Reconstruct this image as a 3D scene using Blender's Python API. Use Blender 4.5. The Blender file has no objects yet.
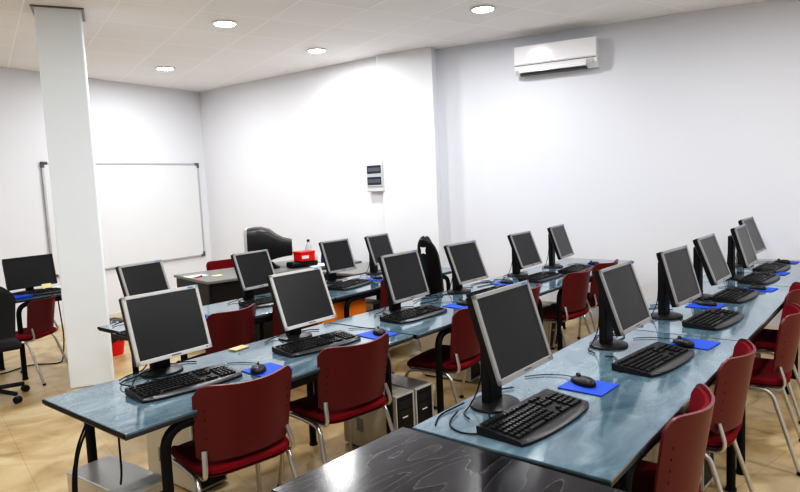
import bpy, bmesh, math, random
from mathutils import Vector, Matrix, Euler
random.seed(7)
scn = bpy.context.scene
COL = scn.collection
R = math.radians
DZ = 0.74            # desk top height
CH = 3.19            # ceiling height

# ------------------------------------------------------------------ materials
def nt(name):
    m = bpy.data.materials.new(name); m.use_nodes = True
    t = m.node_tree; b = t.nodes['Principled BSDF']
    return m, t, b
def mat(name, col, rough=.5, metal=0., spec=.5, noise=0., nscale=20., bump=0., coat=0., emit=None, es=1., trans=0., vec=None):
    m, t, b = nt(name)
    b.inputs['Roughness'].default_value = rough; b.inputs['Metallic'].default_value = metal
    b.inputs['Specular IOR Level'].default_value = spec; b.inputs['Coat Weight'].default_value = coat
    b.inputs['Transmission Weight'].default_value = trans
    c = (*col, 1)
    b.inputs['Base Color'].default_value = c
    tc = t.nodes.new('ShaderNodeTexCoord'); mp = t.nodes.new('ShaderNodeMapping')
    if vec: mp.inputs['Scale'].default_value = vec
    t.links.new(tc.outputs['Object'], mp.inputs[0])
    n = t.nodes.new('ShaderNodeTexNoise'); n.inputs['Scale'].default_value = nscale; n.inputs['Detail'].default_value = 4
    t.links.new(mp.outputs[0], n.inputs['Vector'])
    mx = t.nodes.new('ShaderNodeMixRGB'); mx.inputs[1].default_value = tuple(x*(1-noise) for x in col)+(1,)
    mx.inputs[2].default_value = tuple(min(1, x*(1+noise)) for x in col)+(1,)
    t.links.new(n.outputs['Fac'], mx.inputs[0]); t.links.new(mx.outputs[0], b.inputs['Base Color'])
    if bump:
        bp = t.nodes.new('ShaderNodeBump'); bp.inputs['Strength'].default_value = bump; bp.inputs['Distance'].default_value = .003
        t.links.new(n.outputs['Fac'], bp.inputs['Height']); t.links.new(bp.outputs[0], b.inputs['Normal'])
    if emit:
        b.inputs['Emission Color'].default_value = (*emit, 1); b.inputs['Emission Strength'].default_value = es
    return m

def ramp(t, stops):
    r = t.nodes.new('ShaderNodeValToRGB'); e = r.color_ramp.elements
    e[0].position, e[0].color = stops[0][0], (*stops[0][1], 1)
    e[1].position, e[1].color = stops[-1][0], (*stops[-1][1], 1)
    for p, c in stops[1:-1]:
        k = e.new(p); k.color = (*c, 1)
    return r

def desk_mat():
    m, t, b = nt('blue_marbled_laminate')
    tc = t.nodes.new('ShaderNodeTexCoord'); mp = t.nodes.new('ShaderNodeMapping')
    mp.inputs['Scale'].default_value = (1.6, 3.4, 1); t.links.new(tc.outputs['Object'], mp.inputs[0])
    n = t.nodes.new('ShaderNodeTexNoise'); n.inputs['Scale'].default_value = 2.2; n.inputs['Detail'].default_value = 7; n.inputs['Distortion'].default_value = .9
    n.inputs['Roughness'].default_value = .6
    t.links.new(mp.outputs[0], n.inputs['Vector'])
    r = ramp(t, [(.3, (.05, .09, .125)), (.5, (.095, .155, .195)), (.62, (.14, .21, .25)), (.8, (.20, .275, .32))])
    t.links.new(n.outputs['Fac'], r.inputs[0]); t.links.new(r.outputs[0], b.inputs['Base Color'])
    b.inputs['Roughness'].default_value = .11; b.inputs['Specular IOR Level'].default_value = .9
    b.inputs['Coat Weight'].default_value = .4; b.inputs['Coat Roughness'].default_value = .04
    return m
def blackwood_mat():
    m, t, b = nt('black_ash_veneer')
    tc = t.nodes.new('ShaderNodeTexCoord'); mp = t.nodes.new('ShaderNodeMapping')
    mp.inputs['Scale'].default_value = (1.5, 5.5, 1); mp.inputs['Rotation'].default_value = (0, 0, R(-55)); t.links.new(tc.outputs['Object'], mp.inputs[0])
    n = t.nodes.new('ShaderNodeTexNoise'); n.inputs['Scale'].default_value = 1.15; n.inputs['Detail'].default_value = 1.5
    t.links.new(mp.outputs[0], n.inputs['Vector'])
    mul = t.nodes.new('ShaderNodeMath'); mul.operation = 'MULTIPLY'; mul.inputs[1].default_value = 13
    t.links.new(n.outputs['Fac'], mul.inputs[0])
    fr = t.nodes.new('ShaderNodeMath'); fr.operation = 'FRACT'; t.links.new(mul.outputs[0], fr.inputs[0])
    n2 = t.nodes.new('ShaderNodeTexNoise'); n2.inputs['Scale'].default_value = 60; n2.inputs['Detail'].default_value = 3
    t.links.new(mp.outputs[0], n2.inputs['Vector'])
    r = ramp(t, [(0, (.012, .011, .013)), (.62, (.02, .019, .022)), (.86, (.03, .029, .033)), (.95, (.06, .058, .065)), (1, (.014, .013, .015))])
    t.links.new(fr.outputs[0], r.inputs[0])
    mx = t.nodes.new('ShaderNodeMixRGB'); mx.blend_type = 'MULTIPLY'; mx.inputs[0].default_value = .8
    r2 = ramp(t, [(.35, (.45, .45, .45)), (.65, (1.3, 1.3, 1.3))]); t.links.new(n2.outputs['Fac'], r2.inputs[0])
    t.links.new(r.outputs[0], mx.inputs[1]); t.links.new(r2.outputs[0], mx.inputs[2]); t.links.new(mx.outputs[0], b.inputs['Base Color'])
    b.inputs['Roughness'].default_value = .17; b.inputs['Specular IOR Level'].default_value = .5
    return m
def floor_mat():
    m, t, b = nt('beige_stone_floor_tile')
    tc = t.nodes.new('ShaderNodeTexCoord'); mp = t.nodes.new('ShaderNodeMapping')
    mp.inputs['Rotation'].default_value = (0, 0, R(12)); t.links.new(tc.outputs['Object'], mp.inputs[0])
    n = t.nodes.new('ShaderNodeTexNoise'); n.inputs['Scale'].default_value = 2.6; n.inputs['Detail'].default_value = 8; n.inputs['Distortion'].default_value = 1.2
    t.links.new(mp.outputs[0], n.inputs['Vector'])
    r = ramp(t, [(.3, (.37, .26, .125)), (.5, (.53, .40, .22)), (.7, (.64, .52, .33))])
    t.links.new(n.outputs['Fac'], r.inputs[0])
    br = t.nodes.new('ShaderNodeTexBrick'); br.offset = 0; br.inputs['Scale'].default_value = 1
    br.inputs['Brick Width'].default_value = .45; br.inputs['Row Height'].default_value = .45; br.inputs['Mortar Size'].default_value = .003
    br.inputs['Color1'].default_value = (1, 1, 1, 1); br.inputs['Color2'].default_value = (.93, .93, .93, 1); br.inputs['Mortar'].default_value = (.8, .77, .74, 1)
    t.links.new(mp.outputs[0], br.inputs['Vector'])
    mx = t.nodes.new('ShaderNodeMixRGB'); mx.blend_type = 'MULTIPLY'; mx.inputs[0].default_value = 1
    t.links.new(r.outputs[0], mx.inputs[1]); t.links.new(br.outputs[0], mx.inputs[2]); t.links.new(mx.outputs[0], b.inputs['Base Color'])
    b.inputs['Roughness'].default_value = .32
    return m
def ceiling_mat(lights=None):
    m, t, b = nt('ceiling_tile_grid')
    tc = t.nodes.new('ShaderNodeTexCoord'); mp = t.nodes.new('ShaderNodeMapping'); mp.vector_type = 'POINT'
    # grid turned -16.4 deg; spacing .65
    g = R(16.38)
    mp.inputs['Rotation'].default_value = (0, 0, g)
    mp.inputs['Location'].default_value = (-GRID_Q, -GRID_P, 0)
    t.links.new(tc.outputs['Object'], mp.inputs[0])
    br = t.nodes.new('ShaderNodeTexBrick'); br.offset = 0; br.inputs['Scale'].default_value = 1
    br.inputs['Brick Width'].default_value = .65; br.inputs['Row Height'].default_value = .65; br.inputs['Mortar Size'].default_value = .009
    br.inputs['Mortar Smooth'].default_value = .3
    br.inputs['Color1'].default_value = (.93, .92, .93, 1); br.inputs['Color2'].default_value = (.90, .89, .90, 1); br.inputs['Mortar'].default_value = (1, 1, 1, 1)
    t.links.new(mp.outputs[0], br.inputs['Vector'])
    t.links.new(br.outputs[0], b.inputs['Base Color'])
    n = t.nodes.new('ShaderNodeTexNoise'); n.inputs['Scale'].default_value = 90
    t.links.new(tc.outputs['Object'], n.inputs['Vector'])
    bp = t.nodes.new('ShaderNodeBump'); bp.inputs['Strength'].default_value = .15; bp.inputs['Distance'].default_value = .004
    t.links.new(n.outputs['Fac'], bp.inputs['Height']); t.links.new(bp.outputs[0], b.inputs['Normal'])
    b.inputs['Roughness'].default_value = .85
    return m
GRID_Q, GRID_P = 1.11-.65*2, 3.6-.65*6

M = dict(
 wall_lit=mat('white_paint_lit', (.77, .78, .815), .6, noise=.015, nscale=1.5, bump=.02),  # wall paint with the brighter light on left and back walls put into its colour
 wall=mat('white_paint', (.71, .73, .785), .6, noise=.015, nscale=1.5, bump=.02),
 column=mat('cool_white_paint', (.80, .86, .91), .5, noise=.01, nscale=2),
 floor=floor_mat(), ceil=ceiling_mat(), desk=desk_mat(), bwood=blackwood_mat(),
 desk_edge=mat('dark_desk_edge', (.03, .035, .045), .4, noise=.2),
 blk=mat('black_tube', (.006, .006, .007), .5, spec=.25, noise=.2, nscale=60),
 plast=mat('black_plastic', (.009, .009, .010), .42, spec=.4, noise=.15, nscale=80),
 plast2=mat('charcoal_plastic', (.016, .016, .018), .38, spec=.4, noise=.15, nscale=80),
 key=mat('black_keycap', (.012, .012, .013), .4, spec=.4, noise=.2, nscale=90),
 rest=mat('dark_grey_gloss', (.03, .03, .032), .35, noise=.1),
 silver=mat('silver_bezel', (.33, .33, .325), .42, metal=.3, noise=.05, nscale=40),
 lsilver=mat('light_silver_bezel', (.50, .50, .485), .42, metal=.25, noise=.05, nscale=40),
 screen=mat('dark_lcd', (.02, .02, .022), .3, spec=.4, noise=.08, nscale=3),
 dot=mat('badge_blue', (.05, .22, .6), .4, noise=.1),
 chrome=mat('satin_steel_tube', (.55, .54, .52), .28, metal=.9, noise=.05),
 red=mat('dark_red_lacquer', (.105, .007, .010), .42, noise=.18, nscale=9, vec=(1, 1, .4)),
 redfab=mat('red_fabric', (.17, .004, .012), .85, spec=.2, noise=.25, nscale=120, bump=.3),
 pad=mat('blue_mousepad', (.0, .055, .46), .6, noise=.06),
 beige=mat('beige_steel', (.50, .46, .37), .45, noise=.05, nscale=8),
 tsilver=mat('silver_steel', (.50, .495, .48), .3, metal=.6, noise=.08, nscale=6),
 white=mat('white_plastic', (.84, .84, .86), .12, noise=.02),
 boxwhite=mat('grey_white_plastic', (.60, .61, .62), .35, noise=.02),
 wpanel=mat('whiteboard_enamel', (.76, .775, .79), .28, noise=.015, nscale=2),
 alu=mat('brushed_aluminium', (.55, .56, .57), .35, metal=.7, noise=.08, nscale=60),
 dgrey=mat('dark_grey_cap', (.12, .12, .13), .5, noise=.1),
 gap=mat('vent_dark', (.10, .10, .11), .6, noise=.1),
 glass=mat('smoked_cover', (.03, .05, .08), .12, noise=.2, nscale=20),
 grey=mat('grey_laminate', (.17, .168, .16), .35, noise=.1, nscale=30),
 dk=mat('dark_panel', (.014, .011, .010), .5, noise=.2, nscale=10),
 orange=mat('orange_laminate', (.9, .27, .03), .4, noise=.08, nscale=6),
 bred=mat('bright_red_plastic', (.72, .015, .01), .35, noise=.08),
 paper=mat('white_paper', (.85, .85, .83), .8, noise=.02),
 yellow=mat('yellow_paper', (.85, .75, .35), .8, noise=.04),
 tan=mat('tan_cardboard', (.62, .45, .25), .8, noise=.08),
 bottle=mat('clear_bottle', (.80, .82, .86), .08, noise=.02, trans=.6),
 blue=mat('blue_card', (.03, .07, .25), .5, noise=.1),
 bag=mat('black_bin_bag', (.02, .02, .022), .3, noise=.3, nscale=15, bump=.8),
 fab=mat('black_fabric', (.022, .022, .026), .9, noise=.3, nscale=150, bump=.3),
 emit=mat('lamp_diffuser', (1, 1, 1), .5, emit=(1, .99, .98), es=30),
 base=mat('skirting_cream', (.72, .66, .55), .4, noise=.05),
)

# ------------------------------------------------------------------ mesh helpers
def V(*a): return Vector(a)
def box(bm, c, s, rot=None, bev=0., seg=2):
    r = bmesh.ops.create_cube(bm, size=1)
    vs = r['verts']; bmesh.ops.scale(bm, vec=s, verts=vs)
    if bev:
        es = list({e for v in vs for e in v.link_edges})
        q = bmesh.ops.bevel(bm, geom=es, offset=bev, segments=seg, affect='EDGES', profile=.5)
        vs = list({v for f in q['faces'] for v in f.verts} | {v for v in vs if v.is_valid})
    mt = Matrix.Translation(c)
    if rot is not None:
        mt = mt @ (rot if isinstance(rot, Matrix) else Euler(rot).to_matrix().to_4x4())
    bmesh.ops.transform(bm, matrix=mt, verts=vs)
    return vs
def cyl(bm, p0, p1, r0, r1=None, n=20, caps=True):
    p0, p1 = Vector(p0), Vector(p1); d = p1-p0; r1 = r0 if r1 is None else r1
    q = d.to_track_quat('Z', 'Y').to_matrix().to_4x4()
    r = bmesh.ops.create_cone(bm, cap_ends=caps, segments=n, radius1=r0, radius2=r1, depth=d.length)
    bmesh.ops.transform(bm, matrix=Matrix.Translation((p0+p1)/2) @ q, verts=r['verts'])
    return r['verts']
def fillet(pts, rad, n=6):
    pts = [Vector(p) for p in pts]; out = [pts[0]]
    for a, b, c in zip(pts, pts[1:], pts[2:]):
        d0, d1 = (a-b), (c-b); r = min(rad, d0.length*.49, d1.length*.49)
        s, e = b+d0.normalized()*r, b+d1.normalized()*r
        for i in range(n+1):
            t = i/n; out.append(s*(1-t)**2+b*2*t*(1-t)+e*t*t)
    out.append(pts[-1]); return out
def tube(bm, pts, r, n=10, rad=0, flat=1.):
    if rad: pts = fillet(pts, rad)
    pts = [Vector(p) for p in pts]; rings = []
    up = Vector((0, 0, 1))
    T0 = (pts[1]-pts[0]).normalized()
    nrm = up.cross(T0) if abs(T0.dot(up)) < .95 else Vector((1, 0, 0)).cross(T0)
    nrm.normalize()
    for i, p in enumerate(pts):
        if i == 0: T = pts[1]-pts[0]
        elif i == len(pts)-1: T = pts[-1]-pts[-2]
        else: T = (pts[i+1]-p).normalized()+(p-pts[i-1]).normalized()
        T.normalize(); nrm = (nrm-T*nrm.dot(T)).normalized(); b = T.cross(nrm)
        rings.append([bm.verts.new(p+(nrm*math.cos(2*math.pi*k/n)+b*math.sin(2*math.pi*k/n)*flat)*r) for k in range(n)])
    for a, b in zip(rings, rings[1:]):
        for k in range(n): bm.faces.new((a[k], a[(k+1) % n], b[(k+1) % n], b[k]))
    bm.faces.new(rings[0][::-1]); bm.faces.new(rings[-1])
def lathe(bm, prof, c=(0, 0, 0), n=24, sx=1., sy=1.):
    c = Vector(c); rings = []
    for r, z in prof:
        rings.append([bm.verts.new(c+Vector((r*sx*math.cos(2*math.pi*k/n), r*sy*math.sin(2*math.pi*k/n), z))) for k in range(n)])
    for a, b in zip(rings, rings[1:]):
        for k in range(n): bm.faces.new((a[k], a[(k+1) % n], b[(k+1) % n], b[k]))
    if prof[0][0] > 1e-6: bm.faces.new(rings[0][::-1])
    if prof[-1][0] > 1e-6: bm.faces.new(rings[-1])
def prism(bm, poly, z0, z1):
    a = [bm.verts.new((x, y, z0)) for x, y in poly]; b = [bm.verts.new((x, y, z1)) for x, y in poly]
    n = len(poly); bm.faces.new(a[::-1]); bm.faces.new(b)
    for k in range(n): bm.faces.new((a[k], a[(k+1) % n], b[(k+1) % n], b[k]))
def grid_slab(bm, fn, nu, nv, th):
    """surface fn(u,v)->(pos) u,v in 0..1, solidified by th along the normal"""
    P = [[Vector(fn(i/nu, j/nv)) for j in range(nv+1)] for i in range(nu+1)]
    def nm(i, j):
        a = P[min(i+1, nu)][j]-P[max(i-1, 0)][j]; b = P[i][min(j+1, nv)]-P[i][max(j-1, 0)]
        return a.cross(b).normalized()
    A = [[bm.verts.new(P[i][j]) for j in range(nv+1)] for i in range(nu+1)]
    B = [[bm.verts.new(P[i][j]+nm(i, j)*th) for j in range(nv+1)] for i in range(nu+1)]
    for i in range(nu):
        for j in range(nv):
            bm.faces.new((A[i][j], A[i][j+1], A[i+1][j+1], A[i+1][j]))
            bm.faces.new((B[i][j], B[i+1][j], B[i+1][j+1], B[i][j+1]))
    for i in range(nu):
        bm.faces.new((A[i][0], A[i+1][0], B[i+1][0], B[i][0])); bm.faces.new((A[i][nv], B[i][nv], B[i+1][nv], A[i+1][nv]))
    for j in range(nv):
        bm.faces.new((A[0][j], B[0][j], B[0][j+1], A[0][j+1])); bm.faces.new((A[nu][j], A[nu][j+1], B[nu][j+1], B[nu][j]))
def build(name, fn, m, parent=None, smooth=True, loc=None, rotz=None):
    bm = bmesh.new(); fn(bm)
    bmesh.ops.recalc_face_normals(bm, faces=bm.faces)
    me = bpy.data.meshes.new(name); 
    if smooth:
        for f in bm.faces: f.smooth = True
        for e in bm.edges:
            if len(e.link_faces) == 2:
                an = e.calc_face_angle(0); a0, a1 = e.link_faces[0].calc_area(), e.link_faces[1].calc_area()
                if an > R(38) or (an > R(8) and max(a0, a1) > 8*max(1e-12, min(a0, a1))): e.smooth = False
    bm.to_mesh(me); bm.free()
    o = bpy.data.objects.new(name, me); COL.objects.link(o)
    me.materials.append(M[m] if isinstance(m, str) else m)
    if parent: o.parent = parent
    if loc: o.location = loc
    if rotz is not None: o.rotation_euler = (0, 0, rotz)
    return o
def tag(o, label, cat, group=None):
    o['label'] = label; o['category'] = cat
    if group: o['group'] = group
    return o
def thing(name, label, cat, loc=(0, 0, 0), rotz=0, group=None):
    o = bpy.data.objects.new(name, None); COL.objects.link(o); o.empty_display_size = .1
    o.location = loc; o.rotation_euler = (0, 0, rotz)
    return tag(o, label, cat, group)
def struct(name, fn, m, smooth=False):
    o = build(name, fn, m, smooth=smooth); o['kind'] = 'structure'; return o
def dup(root, label, loc, rotz=0, group=None):
    r = root.copy(); COL.objects.link(r); r.location = loc; r.rotation_euler = (0, 0, rotz); r['label'] = label
    if group: r['group'] = group
    def rec(src, dst):
        for ch in [o for o in bpy.data.objects if o.parent == src]:
            c = ch.copy(); COL.objects.link(c); c.parent = dst; rec(ch, c)
    rec(root, r)
    return r

# ------------------------------------------------------------------ room
u = 1.6
cornLB = V(3.526*u, 5.338*u, 0)                    # whiteboard wall meets back wall
def lw(x): return (5.135+(x/u-1.758)*(.203/1.768))*u   # y of whiteboard wall at x
def acx(y): return (4.517-.245*y/u)*u
L0 = V(-3.2, lw(-3.2), 0)
pf0 = V(3.668*u, 3.192*u, 0); pf1 = V(3.636*u, 3.154*u, 0); pf2 = V(3.74*u, 2.725*u, 0); pf3 = V(3.84*u, 2.755*u, 0)
AE = V(acx(-2.8), -2.8, 0)
outer = [(-3.4, -3.0), (8.6, -3.0), (8.6, 9.6), (-3.4, 9.6)]
struct('floor', lambda bm: prism(bm, outer, -.08, 0), 'floor')
struct('ceiling', lambda bm: prism(bm, outer, CH, CH+.08), 'ceil')
struct('wall_left', lambda bm: prism(bm, [L0.xy, cornLB.xy, (cornLB+V(0, .3, 0)).xy, (L0+V(0, .3, 0)).xy], 0, CH), 'wall_lit')
struct('wall_back', lambda bm: prism(bm, [cornLB.xy, pf0.xy, pf1.xy, pf2.xy, pf3.xy, (pf3+V(.9, 0, 0)).xy, (cornLB+V(.9, 0, 0)).xy], 0, CH), 'wall_lit')
struct('wall_right', lambda bm: prism(bm, [pf3.xy, AE.xy, (AE+V(.2, 0, 0)).xy, (pf3+V(.2, 0, 0)).xy], 0, CH), 'wall')
struct('wall_front', lambda bm: prism(bm, [(-3.2, -3.0), (AE.x, -3.0), (AE.x, -2.8), (-3.2, -2.8)], 0, CH), 'wall')
struct('wall_near', lambda bm: prism(bm, [(-3.4, -2.8), (-3.2, -2.8), (-3.2, L0.y), (-3.4, L0.y)], 0, CH), 'wall')
def skirt(a, b, n, t=.012, h=.07):
    a, b = a.xy, b.xy; d = (b-a).normalized(); nn = Vector((-d.y, d.x))*n*t
    return lambda bm: prism(bm, [a, b, b+nn, a+nn], 0.001, h)
struct('baseboard_left', skirt(L0, cornLB, -1), 'base'); struct('baseboard_back', skirt(cornLB, pf0, -1), 'base')
struct('baseboard_right', skirt(pf3, AE, -1), 'base')
# column
ca, cb = V(2.268, 5.756, 0)*.962, V(2.586, 5.600, 0)*.962
cd = (cb-ca).normalized(); cn = V(-cd.y, cd.x, 0)
pc = [ca, cb, cb+cn*.36, ca+cn*.36]
cc = sum(pc, V(0, 0, 0))/4
def colfn(bm):
    box(bm, (0, 0, CH/2), ((cb-ca).length, .36, CH-.002), bev=.012)
col = build('column', colfn, 'column', loc=cc, rotz=math.atan2(cd.y, cd.x)); 
def colar(bm):
    s = (cb-ca).length
    for (x, y, sx, sy) in ((0, -.186, s+.05, .02), (0, .186, s+.05, .02), (-s/2-.014, 0, .02, .36), (s/2+.014, 0, .02, .36)):
        box(bm, (x, y, CH-.006), (sx, sy, .01))
tag(col, 'square white painted column rising from floor to ceiling in front of the whiteboard', 'column')
build('ceiling_collar', colar, 'grey', col)

# whiteboard
wb = thing('whiteboard', 'large white marker board with thin metal frame on the left wall behind the column', 'whiteboard', (3.17, lw(3.17)-.001, 0), math.atan2(.203, 1.768))
WW, z0, z1 = 2.33, .69, 2.085
build('board_panel', lambda bm: box(bm, (WW/2, -.012, (z0+z1)/2), (WW-.02, .02, z1-z0-.02)), 'wpanel', wb)
def wbf(bm):
    for z in (z0, z1): box(bm, (WW/2, -.016, z), (WW, .03, .026), bev=.004)
    for x in (0, WW): box(bm, (x, -.016, (z0+z1)/2), (.026, .03, z1-z0), bev=.004)
build('board_frame', wbf, 'alu', wb)
for x in (0, WW):
    for z in (z0, z1):
        build('corner_cap', lambda bm: (box(bm, (x+(.02 if x == 0 else -.02), -.018, z), (.075, .034, .036), bev=.006), box(bm, (x, -.018, z+(.02 if z == z0 else -.02)), (.036, .034, .075), bev=.006)), 'dgrey', wb)

# air conditioner on the right wall
ang = math.atan2(1, -.245)   # direction along wall (towards +Y)
acr = ang-math.pi/2                          # local +Y points away from room? local: x across = along wall
ac = thing('air_conditioner', 'white wall-mounted split air conditioner high on the right wall', 'air conditioner', (acx(3.03), 3.03, 0), ang+math.pi)
# local +X runs along the wall towards -Y (right in the photo), local -Y ... choose outward normal
def out(d): return -d     # local y of room side
AW, az0, az1, ad = .86, 2.745, 3.055, .20
def acb(bm):
    prof = [(0, az0+.02), (-ad*.55, az0), (-ad*.93, az0+.05), (-ad, az0+.10), (-ad, az1-.05), (-ad*.9, az1-.008), (-ad*.8, az1), (0, az1)]
    a = [bm.verts.new((-AW/2, y, z)) for y, z in prof]; b = [bm.verts.new((AW/2, y, z)) for y, z in prof]
    bm.faces.new(a); bm.faces.new(b[::-1])
    for k in range(len(prof)): bm.faces.new((a[k], b[k], b[(k+1) % len(prof)], a[(k+1) % len(prof)]))
build('housing', acb, 'white', ac)
build('front_panel', lambda bm: box(bm, (0, -ad-.004, (az0+.105+az1-.01)/2), (AW-.004, .012, az1-az0-.12), bev=.004), 'white', ac)
build('seam', lambda bm: box(bm, (0, -ad-.002, az0+.096), (AW-.01, .006, .007)), 'gap', ac)
build('air_flap', lambda bm: box(bm, (-.03, -ad*.93-.004, az0+.045), (AW*.82, .012, .055), rot=(R(-28), 0, 0), bev=.004), 'white', ac)
build('outlet_slot', lambda bm: box(bm, (-.03, -ad*.66, az0+.006), (AW*.82, .05, .012), rot=(R(-12), 0, 0)), 'gap', ac)
build('status_display', lambda bm: box(bm, (AW*.42, -ad*.97-.004, az0+.06), (.075, .01, .05), rot=(R(-15), 0, 0), bev=.003), 'lsilver', ac)
build('logo', lambda bm: box(bm, (0, -ad-.0115, az0+.12), (.07, .002, .008)), 'alu', ac)

# fuse box
fb = thing('fuse_box', 'white electrical distribution box with two dark window covers on the back wall', 'fuse box', (5.866, 5.165, 1.555), math.atan2(.979, -.066)+math.pi)
build('enclosure', lambda bm: box(bm, (0, -.035, .19), (.26, .07, .385), bev=.008), 'boxwhite', fb)
for z in (.13, .27):
    f = build('window_cover', lambda bm: box(bm, (0, -.074, z), (.22, .012, .10), bev=.004), 'glass', fb)
    def brk(bm):
        for k in range(9): box(bm, (-.085+k*.0212, -.0815, z), (.016, .004, .045))
    build('breaker_row', brk, 'dgrey', f)
    build('cover_frame', lambda bm: [box(bm, c, s) for c, s in (((0, -.076, z+.056), (.235, .012, .01)), ((0, -.076, z-.056), (.235, .012, .01)), ((-.115, -.076, z), (.01, .012, .115)), ((.115, -.076, z), (.01, .012, .115)))], 'boxwhite', f)

# ceiling lights
LP = [((3.637, 5.01), 'round recessed ceiling light between the column and the nearest back lights'),
      ((5.07, 5.30), 'round recessed ceiling light nearest the left end of the wall ledge above the fuse box'),
      ((4.291, 7.19), 'round recessed ceiling light above the whiteboard, lowest in the photo'),
      ((5.094, 3.106), 'round recessed ceiling light in front of the air conditioner')]
LP = [(LP[0][0], 'round recessed ceiling light second from the column'), (LP[1][0], 'round recessed ceiling light nearest the fuse box corner, third from the column'),
      (LP[2][0], 'round recessed ceiling light nearest the room corner above the whiteboard'), (LP[3][0], 'round recessed ceiling light nearest the air conditioner')]
HID = [(3.2, 1.6), (5.0, .7), (2.0, 3.2), (1.0, 1.0), (3.4, -.8), (-.4, 3.6), (1.0, -1.4), (.2, 6.4), (-1.6, .8), (5.6, -1.6)]
def lampd(loc, e):
    ld = bpy.data.lights.new('downlight', 'AREA'); ld.shape = 'DISK'; ld.size = .2; ld.energy = e; ld.color = (.975, .985, 1)
    lo = bpy.data.objects.new('downlight', ld); COL.objects.link(lo); lo.location = (loc[0], loc[1], CH-.03); return lo
l0 = None
for (p, lab) in LP:
    if l0 is None:
        l0 = thing('recessed_light', lab, 'ceiling light', (p[0], p[1], CH), 0, 'recessed ceiling lights')
        build('trim_ring', lambda bm: lathe(bm, [(.098, .0), (.115, -.002), (.118, -.008), (.110, -.014), (.097, -.014), (.094, -.004)], n=40), 'white', l0)
        build('diffuser', lambda bm: lathe(bm, [(.0, -.012), (.06, -.012), (.095, -.008), (.095, -.002)], n=40), 'emit', l0)
    else: dup(l0, lab, (p[0], p[1], CH))
    lampd(p, 31)
for p in HID: lampd(p, 31)

# ------------------------------------------------------------------ desks
def make_desk(label, x0, x1, y0, y1, rot=0, front_leg_inset=(.22, .22), group=None):
    L, D = x1-x0, y1-y0
    t = thing('computer_desk', label, 'desk', (x0, y0, 0), rot, group)
    build('desk_top', lambda bm: box(bm, (L/2, D/2, DZ-.006), (L, D, .012), bev=.0035), 'desk', t)
    build('edge_band', lambda bm: box(bm, (L/2, D/2, DZ-.0195), (L-.004, D-.004, .015), bev=.002), 'desk_edge', t)
    for xe in (-.002, L+.002)[(group == 'blue desks of the near row' and x0 < 2):]: build('end_trim', lambda bm: box(bm, (xe, D/2, DZ-.0085), (.006, D-.004, .017), bev=.0015), 'blk', t)
    a, b = front_leg_inset; z = DZ-.05; r = .021
    for y in (.036, D-.036):
        for xe, s in ((a, 1), (L-b, -1)):
            build('leg', lambda bm: tube(bm, [(xe, y, .012), (xe, y, z), (xe+s*.2, y, z)], r, 14, rad=.13), 'blk', t)
            build('foot_cap', lambda bm: cyl(bm, (xe, y, 0.001), (xe, y, .014), .026), 'plast', [o for o in COL.objects if o.name.startswith('leg') and o.parent == t][-1])
        build('frame_rail', lambda bm: cyl(bm, (a+.2, y, z), (L-b-.2, y, z), r, n=14), 'blk', t)
    for xe in (a+.16, L-b-.16):
        build('cross_rail', lambda bm: box(bm, (xe, D/2, z), (.03, D-.13, .03), bev=.004), 'blk', t)
    return t
gN, gM, gR = 'blue desks of the near row', 'blue desks of the middle row', 'blue desks of the back row'
make_desk('blue marbled computer desk touching the black wooden table, front of the near row', 1.665, 3.460, .645, 1.365, group=gN, front_leg_inset=(.2, .12))
make_desk('blue marbled computer desk in the middle of the near row, between its two seams', 3.466, 5.275, .645, 1.365, group=gN, front_leg_inset=(.1, .2))
make_desk('blue marbled computer desk at the far end of the near row by the right wall', 5.281, 6.87, .645, 1.365, group=gN, front_leg_inset=(.2, .2))
make_desk('blue marbled computer desk with bare left end, front of the middle row', 1.04, 2.757, 2.205, 2.925, R(.4), group=gM, front_leg_inset=(.17, .2))
make_desk('blue marbled computer desk in the middle of the middle row', 2.77, 4.57, 2.2, 2.925, group=gM, front_leg_inset=(.25, .2))
make_desk('blue marbled computer desk at the wall end of the middle row', 4.578, 6.375, 2.2, 2.925, group=gM, front_leg_inset=(.13, .2))
make_desk('blue marbled computer desk at the left end of the back row, beside the column', 1.9, 3.452, 3.56, 4.28, group=gR)
make_desk('blue marbled computer desk of the back row in front of the orange cabinet', 3.46, 5.27, 3.56, 4.28, group=gR, front_leg_inset=(.15, .2))

# black table in the foreground
bt = thing('side_table', 'black wood-grain table in the foreground, reflecting a ceiling light', 'table', (1.652, 1.395, 0), R(-1.9))
build('table_top', lambda bm: box(bm, (-.29, -.5, DZ-.012), (.58, 1.0, .026), bev=.003), 'bwood', bt)
for x in (-.5, -.05):
    for y in (-.06, -.94):
        build('leg', lambda bm: box(bm, (x, y, (DZ-.026)/2), (.045, .045, DZ-.028), bev=.004), 'blk', bt)
build('apron', lambda bm: [box(bm, c, s) for c, s in (((-.275, -.06, DZ-.06), (.41, .02, .06)), ((-.275, -.94, DZ-.06), (.41, .02, .06)), ((-.5, -.5, DZ-.06), (.02, .83, .06)), ((-.05, -.5, DZ-.06), (.02, .83, .06)))], 'blk', bt)

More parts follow.
